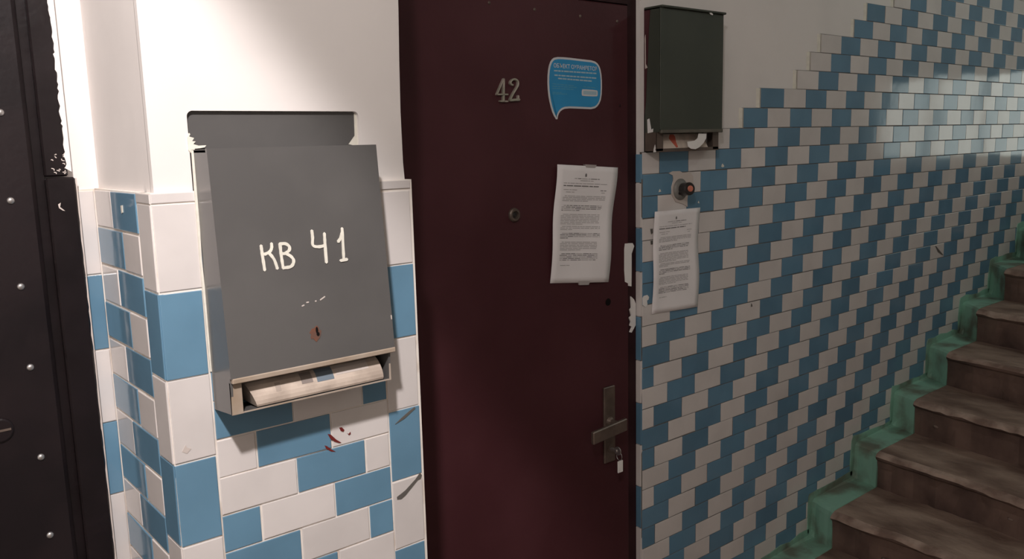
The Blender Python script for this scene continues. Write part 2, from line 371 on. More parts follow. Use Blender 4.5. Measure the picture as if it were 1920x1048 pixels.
for i in range(11):
    v, f = step_mesh(i)
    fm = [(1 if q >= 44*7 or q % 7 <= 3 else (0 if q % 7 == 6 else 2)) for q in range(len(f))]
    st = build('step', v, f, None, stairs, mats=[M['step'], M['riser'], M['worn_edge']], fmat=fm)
    zb, zt = TZ[i]-0.166, TZ[i]
    xb = RX[i+1]+0.02 if i < 10 else XR
    rnd = random.Random(i); vv = []; ff = []; n = 5
    for j in range(n+1):
        y = 1.8545-(1.8545-YG)*j/n; x0 = RX[i]+(NA[i]+0.016-RX[i])*(j/n)**1.3+rnd.uniform(-.003, .003)
        fil = 0.018 if j == 0 else 0.006
        vv += [(x0-fil, y, zb-0.01), (x0-0.003, y, zb+0.03), (x0, y, zt-0.03), (x0+0.004, y, zt-0.012), (x0+0.016, y, zt-0.001), (x0+0.04, y, zt+0.001), (xb, y, zt+(0.012 if j == 0 else 0.001)), (xb, y, zb-0.01)]
        if j:
            for k in range(8): ff.append([(j-1)*8+k, (j-1)*8+(k+1) % 8, j*8+(k+1) % 8, j*8+k])
    ff.append(list(range(8))); ff.append([n*8+k for k in range(8)])
    build('painted_end', vv, ff, 'green_border', st)
    if 2 <= i <= 7:
        for q in range(1):
            yy = rnd.uniform(1.15, 1.66); t = min((YG-yy)/(YG-1.1), 1.0); xx = NA[i]+(NB[i]-NA[i])*t+0.014; zz_ = zb+rnd.uniform(.03, .075); w_ = rnd.uniform(.008, .017)
            n_ = 9; rad = [w_*rnd.uniform(.6, 1.3) for _ in range(n_)]
            vv2 = [(xx+0.010, yy+rad[k]*1.5*math.cos(2*PI*k/n_), zz_+rad[k]*.6*math.sin(2*PI*k/n_)) for k in range(n_)]+[(xx-0.002, yy+rad[k]*.8*math.cos(2*PI*k/n_), zz_+rad[k]*.3*math.sin(2*PI*k/n_)) for k in range(n_)]
            build('plaster_blob', vv2, [[k, (k+1) % n_, n_+(k+1) % n_, n_+k] for k in range(n_)]+[[n_+k for k in range(n_)], list(range(n_))[::-1]], 'plaster_dusty', st, smooth=True)
    # green paint carried a little way up the wall
    rr = random.Random(90+i); e = 0.028
    zz = [zt+e+rr.uniform(-.008, .010) for _ in range(6)]
    xa = RX[i]-e; xbb = (RX[i+1] if i < 10 else 6.4)-e*0.6
    poly = [(xa+rr.uniform(-.006, .006), zb+e*0.6), (xa+rr.uniform(-.008, .004), zb+0.09), (xa+rr.uniform(-.004, .008), zt+e*0.5)]
    poly += [(xa+0.01+(xbb-xa-0.01)*q/5, zz[q]) for q in range(6)]
    poly += [(xbb, zt-0.01), (RX[i]+0.012, zt-0.01), (RX[i]+0.012, zb+e*0.6)]
    G().prism(poly, 1.8505, 1.858).build('painted_wall_edge', 'green_border', wb)

# ---- recess wall with the black door 41
YR = 1.808
D41X1 = 0.352
g = G().box(D41X1, 0.46, YR, 2.1, ZF, CEIL).box(XL, D41X1, YR, 2.1, 2.75, CEIL).box(XL, -0.72, YR, 2.1, ZF, 2.75)
wr = g.build('wall_recess', 'plaster'); srf(wr, 'narrow plastered wall between the black door and the pier', 'wall')
EJ = [1.798, 1.648, 1.4965, 1.346, 1.1935, 1.0425, 0.891, 0.740, 0.588, 0.437, 0.286, 0.134, -0.016, -0.163]
G().box(0.398, 0.45, 1.8035, 1.8095, ZF, 1.815).build('grout_bed', 'grout_light', wr)
RJ = [1.813]+EJ[1:]
for i in range(len(RJ)-1):
    add_tile(0.4215, 1.810, (RJ[i]+RJ[i+1])/2, 0.036, RJ[i]-RJ[i+1]-0.003, 'white' if i % 2 == 0 else 'blue', wr, 'front', 0.010, 0.6)

# ---- pier between the two doors
PX0, PX1 = 0.452, 0.946
HX0, HX1, HZ0, HZ1 = 0.517, 0.846, 1.70, 1.951
g = G().box(PX0, PX1, 1.486, 1.90, ZF, CEIL)
pier = g.build('wall_pier', 'plaster'); srf(pier, 'protruding pier between the doors, plastered above and tiled below', 'wall')
# plaster coat with a rounded recess for the mailbox plate, top part only
rc = 0.010
outer = [(PX0, 1.80), (PX1, 1.80), (PX1, CEIL), (PX0, CEIL)]
hole = [(HX0, HZ0), (HX1, HZ0)]
for a in range(7): hole.append((HX1-rc+rc*math.cos(a*PI/12), HZ1-rc+rc*math.sin(a*PI/12)))
for a in range(7): hole.append((HX0+rc-rc*math.sin(a*PI/12), HZ1-rc+rc*math.cos(a*PI/12)))
# coat = left, right, and an upper piece following the rounded corners
yc0, yc1 = 1.472, 1.487
g = G()
g.prism([(PX0, 1.80), (HX0, 1.80), (HX0, HZ1-rc)]+[(HX0+rc-rc*math.cos(a*PI/12), HZ1-rc+rc*math.sin(a*PI/12)) for a in range(1, 7)]+
        [(HX1-rc+rc*math.sin(a*PI/12), HZ1-rc+rc*math.cos(a*PI/12)) for a in range(0, 7)]+[(HX1, 1.80), (PX1, 1.80)]+
        [(PX1+0.004*math.sin(z*9.0), z) for z in [1.85+0.1*q for q in range(18)]]+[(PX1, CEIL), (PX0, CEIL)]+
        [(PX0, 2.5)], yc0, yc1)
g.build('plaster_coat', 'plaster', pier)
# grout bed and tiles below
G().box(0.4424, 0.9545, 1.4624, 1.52, ZF, 1.816).box(0.4422, 0.50, 1.51, 1.802, ZF, 1.816).build('grout_bed', 'grout_light', pier)
def ptile(x0, x1, z0, z1, col, gap=0.0038, y=1.470): add_tile((x0+x1)/2, y, (z0+z1)/2, x1-x0-gap, z1-z0-gap, col, pier, 'front', 0.010)
def stile(y0, y1, z0, z1, col, gap=0.0045): add_tile(0.450, (y0+y1)/2, (z0+z1)/2, y1-y0-gap, z1-z0-gap, col, pier, 'side', 0.010)
for i in range(len(EJ)-1):
    col = 'white' if i % 2 == 0 else 'blue'
    ptile(0.441, 0.516, EJ[i+1], EJ[i], col)
    ptile(0.873, 0.9495, EJ[i+1]-0.002, EJ[i]-0.002, col)
    stile(1.461, 1.535, EJ[i+1], EJ[i], col)
for a, b in ((0.441, 0.516), (0.516, 0.666), (0.666, 0.816), (0.816, 0.873), (0.873, 0.9495)): ptile(a, b, 1.798, 1.8165, 'white', 0.002)
stile(1.461, 1.535, 1.798, 1.8165, 'white', 0.002)
for j in range(-6, 22):
    zt = 1.372-0.0715*j; zb = zt-0.0715
    if zb < ZF: break
    cuts = [0.5165, 0.590, 0.742, 0.8725] if j % 2 == 0 else [0.5165, 0.666, 0.816, 0.8725]
    cols = 'wbw' if j % 4 in (0, 1) else 'bwb'
    for q in range(3): ptile(cuts[q], cuts[q+1], zb, min(zt, 1.797), 'white' if cols[q] == 'w' else 'blue')
for n in range(0, 28):
    zt = 1.8165-0.0738*n; zb = zt-0.0738
    if zb < ZF: break
    if n % 2 == 0: stile(1.536, 1.69, zb, zt, 'blue', 0.0055); stile(1.69, 1.797, zb, zt, 'white', 0.0055)
    else: stile(1.536, 1.636, zb, zt, 'white', 0.0055); stile(1.636, 1.797, zb, zt, 'blue', 0.0055)
MARKS = [[(0.7593,1.3387),(0.7649,1.3384),(0.7701,1.3319),(0.7676,1.3283),(0.7622,1.3317)],
  [(0.7334,1.3325),(0.7398,1.3299),(0.7512,1.3166),(0.7618,1.3077),(0.7573,1.3078),(0.7466,1.3136),(0.7382,1.3220)],
  [(0.7764,1.3230),(0.7797,1.3211),(0.7833,1.3245),(0.7835,1.3202),(0.7795,1.3186)],
  [(0.7254,1.3111),(0.7307,1.3083),(0.7390,1.2999),(0.7485,1.2922),(0.7387,1.2952),(0.7282,1.3037)],
  [(0.8871,1.3156),(0.9025,1.3252),(0.9231,1.3359),(0.9361,1.3418),(0.9380,1.3381),(0.9280,1.3326),(0.9099,1.3224)],
  [(0.9307,1.1837),(0.9429,1.1951),(0.9465,1.1884),(0.9435,1.1812),(0.9357,1.1800),(0.9142,1.1634),(0.9036,1.1552),(0.8932,1.1503),(0.8833,1.1522),(0.8831,1.1579),(0.8913,1.1611),(0.9042,1.1663)]]
for i, p in enumerate(MARKS): flat('paint_mark', p, 1.4596, 0.0012, 'dark_red_mark' if i < 4 else 'soot_mark', pier)
flat('paint_mark', [(0.4559,1.3681),(0.4629,1.3784),(0.4651,1.3732),(0.4719,1.3696),(0.4642,1.3623)], 1.4598, 0.0008, 'grime', pier)
# pale chips of plaster by the corner of the mailbox
sm = [(0.5145,1.9067),(0.5183,1.9136),(0.5195,1.9117),(0.5172,1.9079),(0.5254,1.9053),(0.5217,1.9002),(0.5275,1.8995),(0.5232,1.8951),(0.5321,1.8923),(0.5452,1.8927),(0.5423,1.8895),(0.5330,1.8878),(0.5252,1.8873),(0.5243,1.8848),(0.5226,1.8720),(0.5193,1.8721),(0.5187,1.8798),(0.5146,1.8850),(0.5149,1.8952)]
flat('plaster_crumb', sm, 1.475, 0.006, 'white_paint', pier)
flat('plaster_crumb', [(0.5155,1.885),(0.5195,1.884),(0.5195,1.80),(0.5175,1.70),(0.5195,1.60),(0.5185,1.50),(0.5160,1.50),(0.5150,1.60),(0.5140,1.70),(0.5145,1.80)], 1.4605, 0.003, 'white_paint', pier)
flat('plaster_crumb', [(0.835,1.887),(0.846,1.887),(0.846,1.945),(0.841,1.948),(0.840,1.905),(0.826,1.889)], 1.4835, 0.004, 'white_paint', pier)
# paint chip on the blue side tile
G().add([(0.4395, 1.622, 1.790), (0.4395, 1.612, 1.791), (0.4395, 1.613, 1.778), (0.4395, 1.621, 1.776), (0.4385, 1.622, 1.790), (0.4385, 1.612, 1.791), (0.4385, 1.613, 1.778), (0.4385, 1.621, 1.776)], [[0,1,2,3],[7,6,5,4],[0,4,5,1],[1,5,6,2],[2,6,7,3],[3,7,4,0]]).build('paint_chip', 'white_paint', pier)

# ================================================================== DOORS
d41 = empty('door_1', (-0.2, 1.80, ZF), 'black padded door with domed studs at the left edge', 'door', 'structure')
g = G().box(-0.66, 0.338, 1.780, 1.835, ZF+0.01, 2.66, 0.008)
g.build('leaf', 'black_vinyl', d41)
g = G().box(0.356, 0.396, 1.788, 1.83, 1.842, 2.75, 0.003).box(0.338, 0.357, 1.800, 1.84, ZF, 2.75)
g.build('upper_casing', 'black_paint', d41)
G().box(0.356, 0.4065, 1.785, 1.8065, ZF, 1.840, 0.003).build('lower_casing', 'black_paint', d41)
G().box(-0.72, -0.66, 1.79, 1.84, ZF, 2.75, 0.003).build('hinge_casing', 'black_paint', d41)
G().box(-0.66, 0.357, 1.79, 1.84, 2.66, 2.75, 0.003).build('head_casing', 'black_paint', d41)
for z in (2.60, 2.44, 2.28, 2.12, 1.960, 1.802, 1.643, 1.489, 1.312, 1.153, 0.99, 0.83, 0.67, 0.51, 0.35, 0.19, 0.03):
    G().lathe((0.294, 1.781, z), (0, -1, 0), [(0, .0068), (.0022, .0066), (.0042, .0050), (.0054, .0022)], 14).build('stud', 'steel', d41, smooth=True)
lk = G().lathe((0.232, 1.781, 1.380), (0, -1, 0), [(0, .024), (.004, .023), (.006, .020)], 24).build('lock_rose', 'black_vinyl', d41)
G().prism([(0.225, 1.378), (0.250, 1.3785), (0.250, 1.3825), (0.225, 1.382)], 1.7735, 1.776).build('key_slot', 'tarnished', lk)
flat('paint_drip', [(0.372,1.790),(0.377,1.793),(0.375,1.785),(0.383,1.777),(0.379,1.778),(0.373,1.783)], 1.7853, 0.001, 'grime', d41)
rnd = random.Random(5)
for q in range(16):
    x, z = rnd.uniform(0.372, 0.396), rnd.uniform(1.845, 1.885)
    a = rnd.uniform(0, 6.28); l = rnd.uniform(.002, .006)
    flat('paint_drip', ribbon([(x, z), (x+l*math.cos(a)*.5, z+l*.5*math.sin(a)), (x+l*math.cos(a+.6), z+l*math.sin(a+.6))], 0.0016), 1.7881, 0.001, 'grime', d41)
# ragged whitewash over the edge of the casing
pts = [(0.398, 2.75)]; z = 2.75
left = []
while z > 1.85: left.append((0.3935+rnd.uniform(-.0025, .0015), z)); z -= rnd.uniform(.003, .011)
flat('plaster_edge', [(0.402, 2.75)]+left+[(0.402, 1.85)], 1.7875, 0.0008, 'plaster', d41)
left = []; z = 1.838
while z > ZF: left.append((0.4062+rnd.uniform(-.0011, .0008), z)); z -= rnd.uniform(.006, .03)
flat('plaster_edge', [(0.4085, 1.838)]+left+[(0.4085, ZF)], 1.7848, 0.0008, 'grime', d41)

d42 = empty('door_2', (1.56, 1.88, ZF), 'maroon metal door with silver number 42 and a lever handle', 'door', 'structure')
G().box(1.06, 2.052, 1.874, 1.93, ZF+0.01, 2.298, 0.004).build('leaf', 'maroon', d42)
g = G().box(2.052, 2.094, 1.878, 1.95, ZF, 2.42).box(1.03, 1.06, 1.878, 1.95, ZF, 2.42).box(1.06, 2.052, 1.872, 1.95, 2.300, 2.42)
g.build('frame', 'maroon_dark', d42)
for x, z in ((1.17, 2.263), (1.335, 2.262), (1.498, 2.260), (1.662, 2.255), (1.843, 2.250), (2.002, 2.246), (1.907, 2.315), (2.012, 1.99), (1.50, 2.33)):
    G().lathe((x, 1.8745, z), (0, -1, 0), [(0, .0050), (.0016, .0044), (.0028, .0020)], 12).build('nail', 'maroon_dark' if z < 2.0 else 'tarnished', d42, smooth=True)
N4 = [[(1.5373,2.0589),(1.5118,2.0164)],[(1.5118,2.0164),(1.5506,2.0170)],[(1.5380,2.0589),(1.5352,1.9979)],[(1.5228,1.9983),(1.5492,1.9980)]]
N2 = [[(1.5700,2.0431),(1.5626,2.0462),(1.5644,2.0541),(1.5764,2.0594),(1.5883,2.0547),(1.5895,2.0446),(1.5847,2.0367),(1.5707,2.0196),(1.5590,2.0026)],[(1.5590,2.0015),(1.5927,2.0036)],[(1.5897,2.0041),(1.5893,2.0137)]]
for nm, st, ws in (('digit_four', N4, (.0036, .0040, .0056, .0042)), ('digit_two', N2, (.0050, .0066, .0048))):
    g = G()
    for ln, w in zip(st, ws): g.prism(ribbon(ln, w), 1.8665, 1.8742).prism(ribbon(ln, w*0.55), 1.8650, 1.8668)
    g.build(nm, 'digit', d42)
pp = G().lathe((1.567, 1.8745, 1.679), (0, -1, 0), [(0, .0205), (.006, .0195), (.0095, .0165), (.0095, .0115), (.004, .010)], 24).build('peephole', 'tarnished', d42, smooth=False)
G().lathe((1.567, 1.8712, 1.679), (0, -1, 0), [(0, .0098), (.002, .0075), (.0035, .003)], 16).build('lens', 'black_plastic', pp, smooth=True)
kh = G().lathe((1.954, 1.8745, 1.370), (0, -1, 0), [(0, .0125), (.0018, .0115)], 16).build('lock_hole', 'black', d42)
hp = G().box(1.926, 1.977, 1.866, 1.8745, 0.832, 1.090, 0.002).build('handle_plate', 'tarnished', d42)
lev = G().lathe((1.951, 1.8665, 0.972), (0, -1, 0), [(0, .017), (.006, .014), (.010, .0095), (.048, .0095)], 16)
lb = G().box(1.812, 1.968, 1.803, 1.817, 0.951, 0.992, 0.003)
lev.add([(x, y, z+(x-1.94)*0.07) for x, y, z in lb.v], lb.f)
lev.build('lever', 'tarnished', d42)
G().lathe((1.951, 1.8665, 0.880), (0, -1, 0), [(0, .013), (.004, .012)], 16).build('cylinder', 'tarnished', hp)
for p in ([(2.0337,1.5517),(2.0703,1.5499),(2.0776,1.5392),(2.0653,1.5152),(2.0651,1.4613),(2.0640,1.4072),(2.0502,1.4107),(2.0478,1.4194),(2.0332,1.4263),(2.0299,1.4654),(2.0303,1.5321)],
  [(2.0624,1.3734),(2.0772,1.3611),(2.0847,1.3463),(2.0846,1.2738),(2.0645,1.2511),(2.0571,1.2540),(2.0671,1.2697),(2.0571,1.2764),(2.0621,1.2877),(2.0547,1.3026),(2.0647,1.3080),(2.0573,1.3297),(2.0648,1.3354)]):
    G().prism(p, 1.8728, 1.8785).build('paper_scrap', 'white_card', d42)

# ================================================================== THINGS
# ---- keys hanging in the lock of door 42
ky = empty('key', (1.965, 1.845, 0.812), 'key with small white tag hanging in the lower lock of the maroon door', 'key')
G().box(1.945, 1.957, 1.832, 1.8625, 0.876, 0.884, .001).lathe((1.951, 1.832, 0.880), (1, 0, 0), [(-.002, .014), (.002, .014)], 16).build('blade', 'steel', ky)
g = G(); ring = [(1.958, 1.832+0.012*math.sin(a*PI/6), 0.860+0.014*math.cos(a*PI/6)) for a in range(13)]
g.tube(ring, 0.0012, 6).build('ring', 'steel', ky)
G().box(1.946, 1.970, 1.8255, 1.8300, 0.806, 0.846, .0015).build('tag', 'white_card', ky)

# ---- grey mailbox 41
def fy(z): return 1.396-(1.887-z)/(1.887-1.503)*0.024          # slightly outward leaning front
mb = empty('mailbox', (0.678, 1.43, 1.443), 'grey metal mailbox painted KB 41 on the tiled pier', 'mailbox')
G().prism([(0.5185, 1.72), (0.8445, 1.72), (0.8445, 1.942), (0.838, 1.9495), (0.525, 1.9495), (0.5185, 1.942)], 1.4805, 1.4855).build('back_plate', 'grey_paint', mb)
yb = 1.4585
def side(x0, x1):
    poly = [(yb, 1.818), (1.4845, 1.818), (1.4845, 1.8855), (1.398, 1.8855), (fy(1.503)+.003, 1.503), (1.378, 1.439), (yb, 1.431)]
    v = [(x0, y, z) for y, z in poly]+[(x1, y, z) for y, z in poly]; n = len(poly)
    return v, [list(range(n)), list(range(2*n-1, n-1, -1))]+[[i, (i+1) % n, n+(i+1) % n, n+i] for i in range(n)]
g = G(); g.add(*side(0.5185, 0.5225)); g.add(*side(0.829, 0.833))
g.add([(0.5185, 1.398, 1.8845), (0.833, 1.398, 1.8845), (0.833, 1.486, 1.8845), (0.5185, 1.486, 1.8845), (0.5185, 1.398, 1.8805), (0.833, 1.398, 1.8805), (0.833, 1.486, 1.8805), (0.5185, 1.486, 1.8805)], [[0,1,2,3],[7,6,5,4],[0,4,5,1],[1,5,6,2],[2,6,7,3],[3,7,4,0]])
g.box(0.5225, 0.829, yb-0.003, yb, 1.44, 1.88)
g.add([(0.5225, 1.379, 1.4385), (0.829, 1.379, 1.4385), (0.829, yb, 1.4305), (0.5225, yb, 1.4305), (0.5225, 1.379, 1.4405), (0.829, 1.379, 1.4405), (0.829, yb, 1.4325), (0.5225, yb, 1.4325)], [[0,1,2,3],[7,6,5,4],[0,4,5,1],[1,5,6,2],[2,6,7,3],[3,7,4,0]])
g.build('body', 'grey_paint', mb)
# front panel
z0, z1 = 1.503, 1.887
dv = []
for z in (z0, z1):
    for x in ((0.5175, 0.8395) if z == z0 else (0.5165, 0.8345)):
        dv += [(x, fy(z)-0.0035, z), (x, fy(z)+0.003, z)]
dr = build('front_panel', dv, [[0,2,6,4],[1,5,7,3],[0,4,5,1],[2,3,7,6],[4,6,7,5],[0,1,3,2]], 'grey_paint', mb)
G().box(0.5195, 0.8405, 1.3665, 1.377, 1.4940, 1.5035, .0015).build('lip', 'beige_metal', mb)
# slot surround
g = G().box(0.5185, 0.538, 1.3765, 1.381, 1.4385, 1.4945).box(0.8295, 0.833, 1.3765, 1.381, 1.4385, 1.4945).box(0.538, 0.8295, 1.3775, 1.380, 1.4385, 1.4405)
g.build('slot_surround', 'beige_metal', mb)
KV = [[(0.5926,1.7217),(0.5934,1.7045),(0.5949,1.6792)],[(0.6116,1.7236),(0.6111,1.7159),(0.6069,1.7097),(0.5969,1.7061)],[(0.6053,1.7079),(0.6135,1.6958),(0.6179,1.6793)],
  [(0.6268,1.7211),(0.6272,1.7010),(0.6285,1.6794)],[(0.6259,1.7211),(0.6364,1.7208),(0.6432,1.7155),(0.6427,1.7088),(0.6352,1.7042),(0.6303,1.7040)],[(0.6352,1.7042),(0.6448,1.6978),(0.6492,1.6893),(0.6435,1.6804),(0.6278,1.6795)],
  [(0.6887,1.7391),(0.6890,1.7261),(0.6882,1.7132),(0.6983,1.7095),(0.7112,1.7103)],[(0.7126,1.7322),(0.7119,1.7102),(0.7115,1.6798)],[(0.7383,1.7147),(0.7441,1.7211),(0.7481,1.7305)],[(0.7486,1.7382),(0.7478,1.7138),(0.7467,1.6816)],[(0.7399,1.6802),(0.7533,1.6812)]]
def onpanel(d): return lambda x, y, z: (x, fy(z)-0.0035-d+y, z)
for nm, i0, i1 in (('letter_k', 0, 3), ('letter_v', 3, 6), ('numeral_four', 6, 8), ('numeral_one', 8, 11)):
    g = G()
    for i in range(i0, i1): g.prism(ribbon(KV[i], 0.0052, 0.12), -0.0001*i, 0.0008, onpanel(0.0009))
    g.build(nm, 'white_paint', dr)
for ln in ([(0.6572,1.6084),(0.6612,1.6096)],[(0.6664,1.6135),(0.6703,1.6137)],[(0.6832,1.6134),(0.6852,1.6138)],[(0.6932,1.6144),(0.7026,1.6192)],[(0.8370,1.565),(0.8372,1.558)]):
    G().prism(ribbon(ln, 0.0022), 0, 0.0006, onpanel(0.0007)).build('paint_scratch', 'grime', dr)
g = G().prism([(0.6785+.0105*math.cos(a*PI/10)*(1+.22*math.sin(2.3*a)), 1.5555+.0125*math.sin(a*PI/10)*(1+.2*math.sin(1.7*a+1))) for a in range(20)], 0, 0.0006, onpanel(0.0007))
ks = g.build('keyhole', 'rust', dr)
G().prism([(0.681+.0024*math.cos(a*PI/5), 1.5615+.0062*math.sin(a*PI/5)) for a in range(10)]+[], 0, 0.0006, onpanel(0.0015)).prism([(0.6825+.003*math.cos(a*PI/5), 1.5545+.0036*math.sin(a*PI/5)) for a in range(10)], 0, 0.0006, onpanel(0.0016)).build('key_slot', 'black', ks)
# newspaper lying in it
np_ = empty('folded_newspaper', (0.68, 1.41, 1.4475), 'folded newspaper lying in the slot of the grey mailbox', 'newspaper')
g = G(); n = 14; prof_p = []
prof_p = [(1.3835, 1.4418), (1.3815, 1.446), (1.3812, 1.453), (1.3822, 1.460), (1.3845, 1.466), (1.388, 1.472), (1.393, 1.478), (1.400, 1.483), (1.412, 1.487), (1.448, 1.488), (1.450, 1.4418)]
v = []
for x in (0.566, 0.820):
    v += [(x+(0.016*(z-1.4418)/.046 if x < .6 else 0.006*(z-1.4418)/.046)*-1+0.0, y, z) for i, (y, z) in enumerate(prof_p)]
m_ = len(prof_p)
g.add(v, [list(range(m_)), list(range(2*m_-1, m_-1, -1))]+[[i, (i+1) % m_, m_+(i+1) % m_, m_+i] for i in range(m_)])
g.build('sheets', 'newsprint', np_)
def pyz(z):
    for (ya, za), (y2, z2) in zip(prof_p[:-1], prof_p[1:]):
        if za <= z <= z2: return ya+(y2-ya)*(z-za)/(z2-za)
    return 1.40
for x0, x1, zz0, zz1, mm in ((0.652, 0.674, 1.465, 1.482, 'newsink'), (0.682, 0.716, 1.463, 1.483, 'newsblue'), (0.722, 0.79, 1.468, 1.482, 'grime'), (0.602, 0.612, 1.462, 1.476, 'newsfaint')):
    vv = []
    for q in range(5):
        z = zz0+(zz1-zz0)*q/4; vv += [(x0, pyz(z)-.0006, z), (x1, pyz(z)-.0006, z)]
    build('print_block', vv, [[2*q, 2*q+1, 2*q+3, 2*q+2] for q in range(4)], mm, np_)

# ---- green mailbox 42
m2 = empty('mailbox', (2.27, 1.82, 1.84), 'dark green metal mailbox between the maroon door and the stair tiles', 'mailbox')
bx0, bx1, bf = 2.113, 2.432, 1.796
g = G().box(bx0, bx0+.003, bf+.003, 1.8625, 1.905, 2.288).box(bx1-.003, bx1, bf+.003, 1.8625, 1.905, 2.288).box(bx0, bx1, 1.858, 1.8625, 1.842, 2.288).box(bx0, bx1, bf+.003, 1.8625, 2.284, 2.288)
g.build('body', 'green_paint', m2)
fp = G().box(bx0, bx1+.001, bf-.002, bf+.003, 1.912, 2.286, .001).build('front_panel', 'green_paint', m2)
G().box(bx0-.001, bx1+.006, bf-.010, 1.8625, 2.2865, 2.2935, .002).build('lid', 'green_paint', m2)
G().box(bx0+.004, bx1+.004, bf-.004, bf+.006, 1.901, 1.9125, .002).build('lip', 'olive_edge', m2)
g = G().box(bx0, bx0+.003, 1.809, 1.8625, 1.842, 1.905).box(bx1-.003, bx1, 1.809, 1.8625, 1.842, 1.905).box(bx0, bx1, 1.809, 1.8625, 1.842, 1.8455).box(bx0, bx0+.030, 1.808, 1.811, 1.8455, 1.905).box(bx1-.030, bx1, 1.808, 1.811, 1.8455, 1.905).box(bx0, bx1, 1.808, 1.811, 1.8425, 1.853)
g.build('slot_tray', 'tray_brown', m2)
sideflat_q = [(1.8605, 2.284), (1.836, 2.284), (1.842, 2.22), (1.845, 2.15), (1.850, 2.08), (1.854, 2.0), (1.8605, 1.96)]
def sideflat(name, poly, x, m, parent):
    n = len(poly); v = [(x, y, z) for y, z in poly]+[(x+.0025, y, z) for y, z in poly]
    build(name, v, [list(range(n)), list(range(2*n-1, n-1, -1))]+[[i, (i+1) % n, n+(i+1) % n, n+i] for i in range(n)], m, parent)
sideflat('primer_strip', sideflat_q, bx0-.0012, 'maroon', m2)
sideflat('plaster_smear', [(1.847, 1.946), (1.839, 1.949), (1.831, 1.914), (1.823, 1.917), (1.824, 1.906), (1.845, 1.903)], bx0-.002, 'white_card', m2)
sideflat('plaster_smear', [(1.821, 1.842), (1.8195, 1.853), (1.815, 1.866), (1.8125, 1.855), (1.8145, 1.850), (1.810, 1.843)], bx0-.002, 'white_card', m2)
sideflat('plaster_smear', [(1.8565, 2.20), (1.854, 2.21), (1.853, 2.12), (1.846, 2.108), (1.855, 2.105)], bx0-.0030, 'grime', m2)
G().prism([(2.345, 2.2855), (2.352, 2.2805), (2.362, 2.279), (2.362, 2.283), (2.352, 2.2865)], bf-.0115, bf-.009).build('plaster_smear', 'white_card', m2)
nl = empty('leaflet', (2.23, 1.815, 1.8465), 'beige and red leaflet lying in the slot of the green mailbox', 'leaflet')
G().add([(2.150, 1.812, 1.8460), (2.385, 1.812, 1.8460), (2.385, 1.842, 1.899), (2.150, 1.842, 1.899), (2.150, 1.850, 1.8460), (2.385, 1.850, 1.8460), (2.385, 1.850, 1.899), (2.150, 1.850, 1.899)], [[0,1,2,3],[4,7,6,5],[0,4,5,1],[1,5,6,2],[2,6,7,3],[3,7,4,0]]).build('sheet', 'newsprint', nl)
pl = [(2.190, 1.885), (2.203, 1.8975), (2.221, 1.8975), (2.224, 1.890), (2.217, 1.872), (2.217, 1.857), (2.208, 1.855)]
def tilt(x, y, z): return (x+0.012, 1.812+(z-1.846)*0.566-y, z)
G().prism(pl, 0.0003, 0.0015, tilt).build('red_print', 'newsred', nl)
cp = [(2.2537,1.8729),(2.2703,1.8738),(2.2925,1.8757),(2.3074,1.8836),(2.3128,1.8990),(2.3527,1.8971),(2.3529,1.8829),(2.3380,1.8667),(2.3154,1.8531),(2.2967,1.8476),(2.2743,1.8493),(2.2576,1.8567)]
wc = G().prism(cp, 1.7985, 1.8000).build('paper_strip', 'white_card'); tag(wc, 'curled white paper strip sticking out under the green mailbox', 'paper')

# ---- push button
bt = empty('door_bell', (2.287, 1.85, 1.68), 'round grey bell button with orange centre above the wall notice', 'bell')
G().lathe((2.283, 1.852, 1.7142), (0, -1, 0), [(0, .036), (.004, .036), (.010, .030), (.013, .022)], 28).build('base', 'grey_plastic', bt)
G().lathe((2.283, 1.842, 1.7142), (-0.3, -1, 0.10), [(0, .021), (.020, .0215), (.042, .0215), (.046, .018)], 24).build('barrel', 'black_plastic', bt, smooth=False)
G().lathe((2.2699, 1.7983, 1.7186), (-0.3, -1, 0.10), [(-.002, .0105), (.002, .0105), (.004, .008)], 20).build('button', 'orange', bt)
G().lathe((2.268, 1.842, 1.703), (0, -1, 0), [(0, .008), (.004, .007)], 12).build('screw', 'black_plastic', bt)

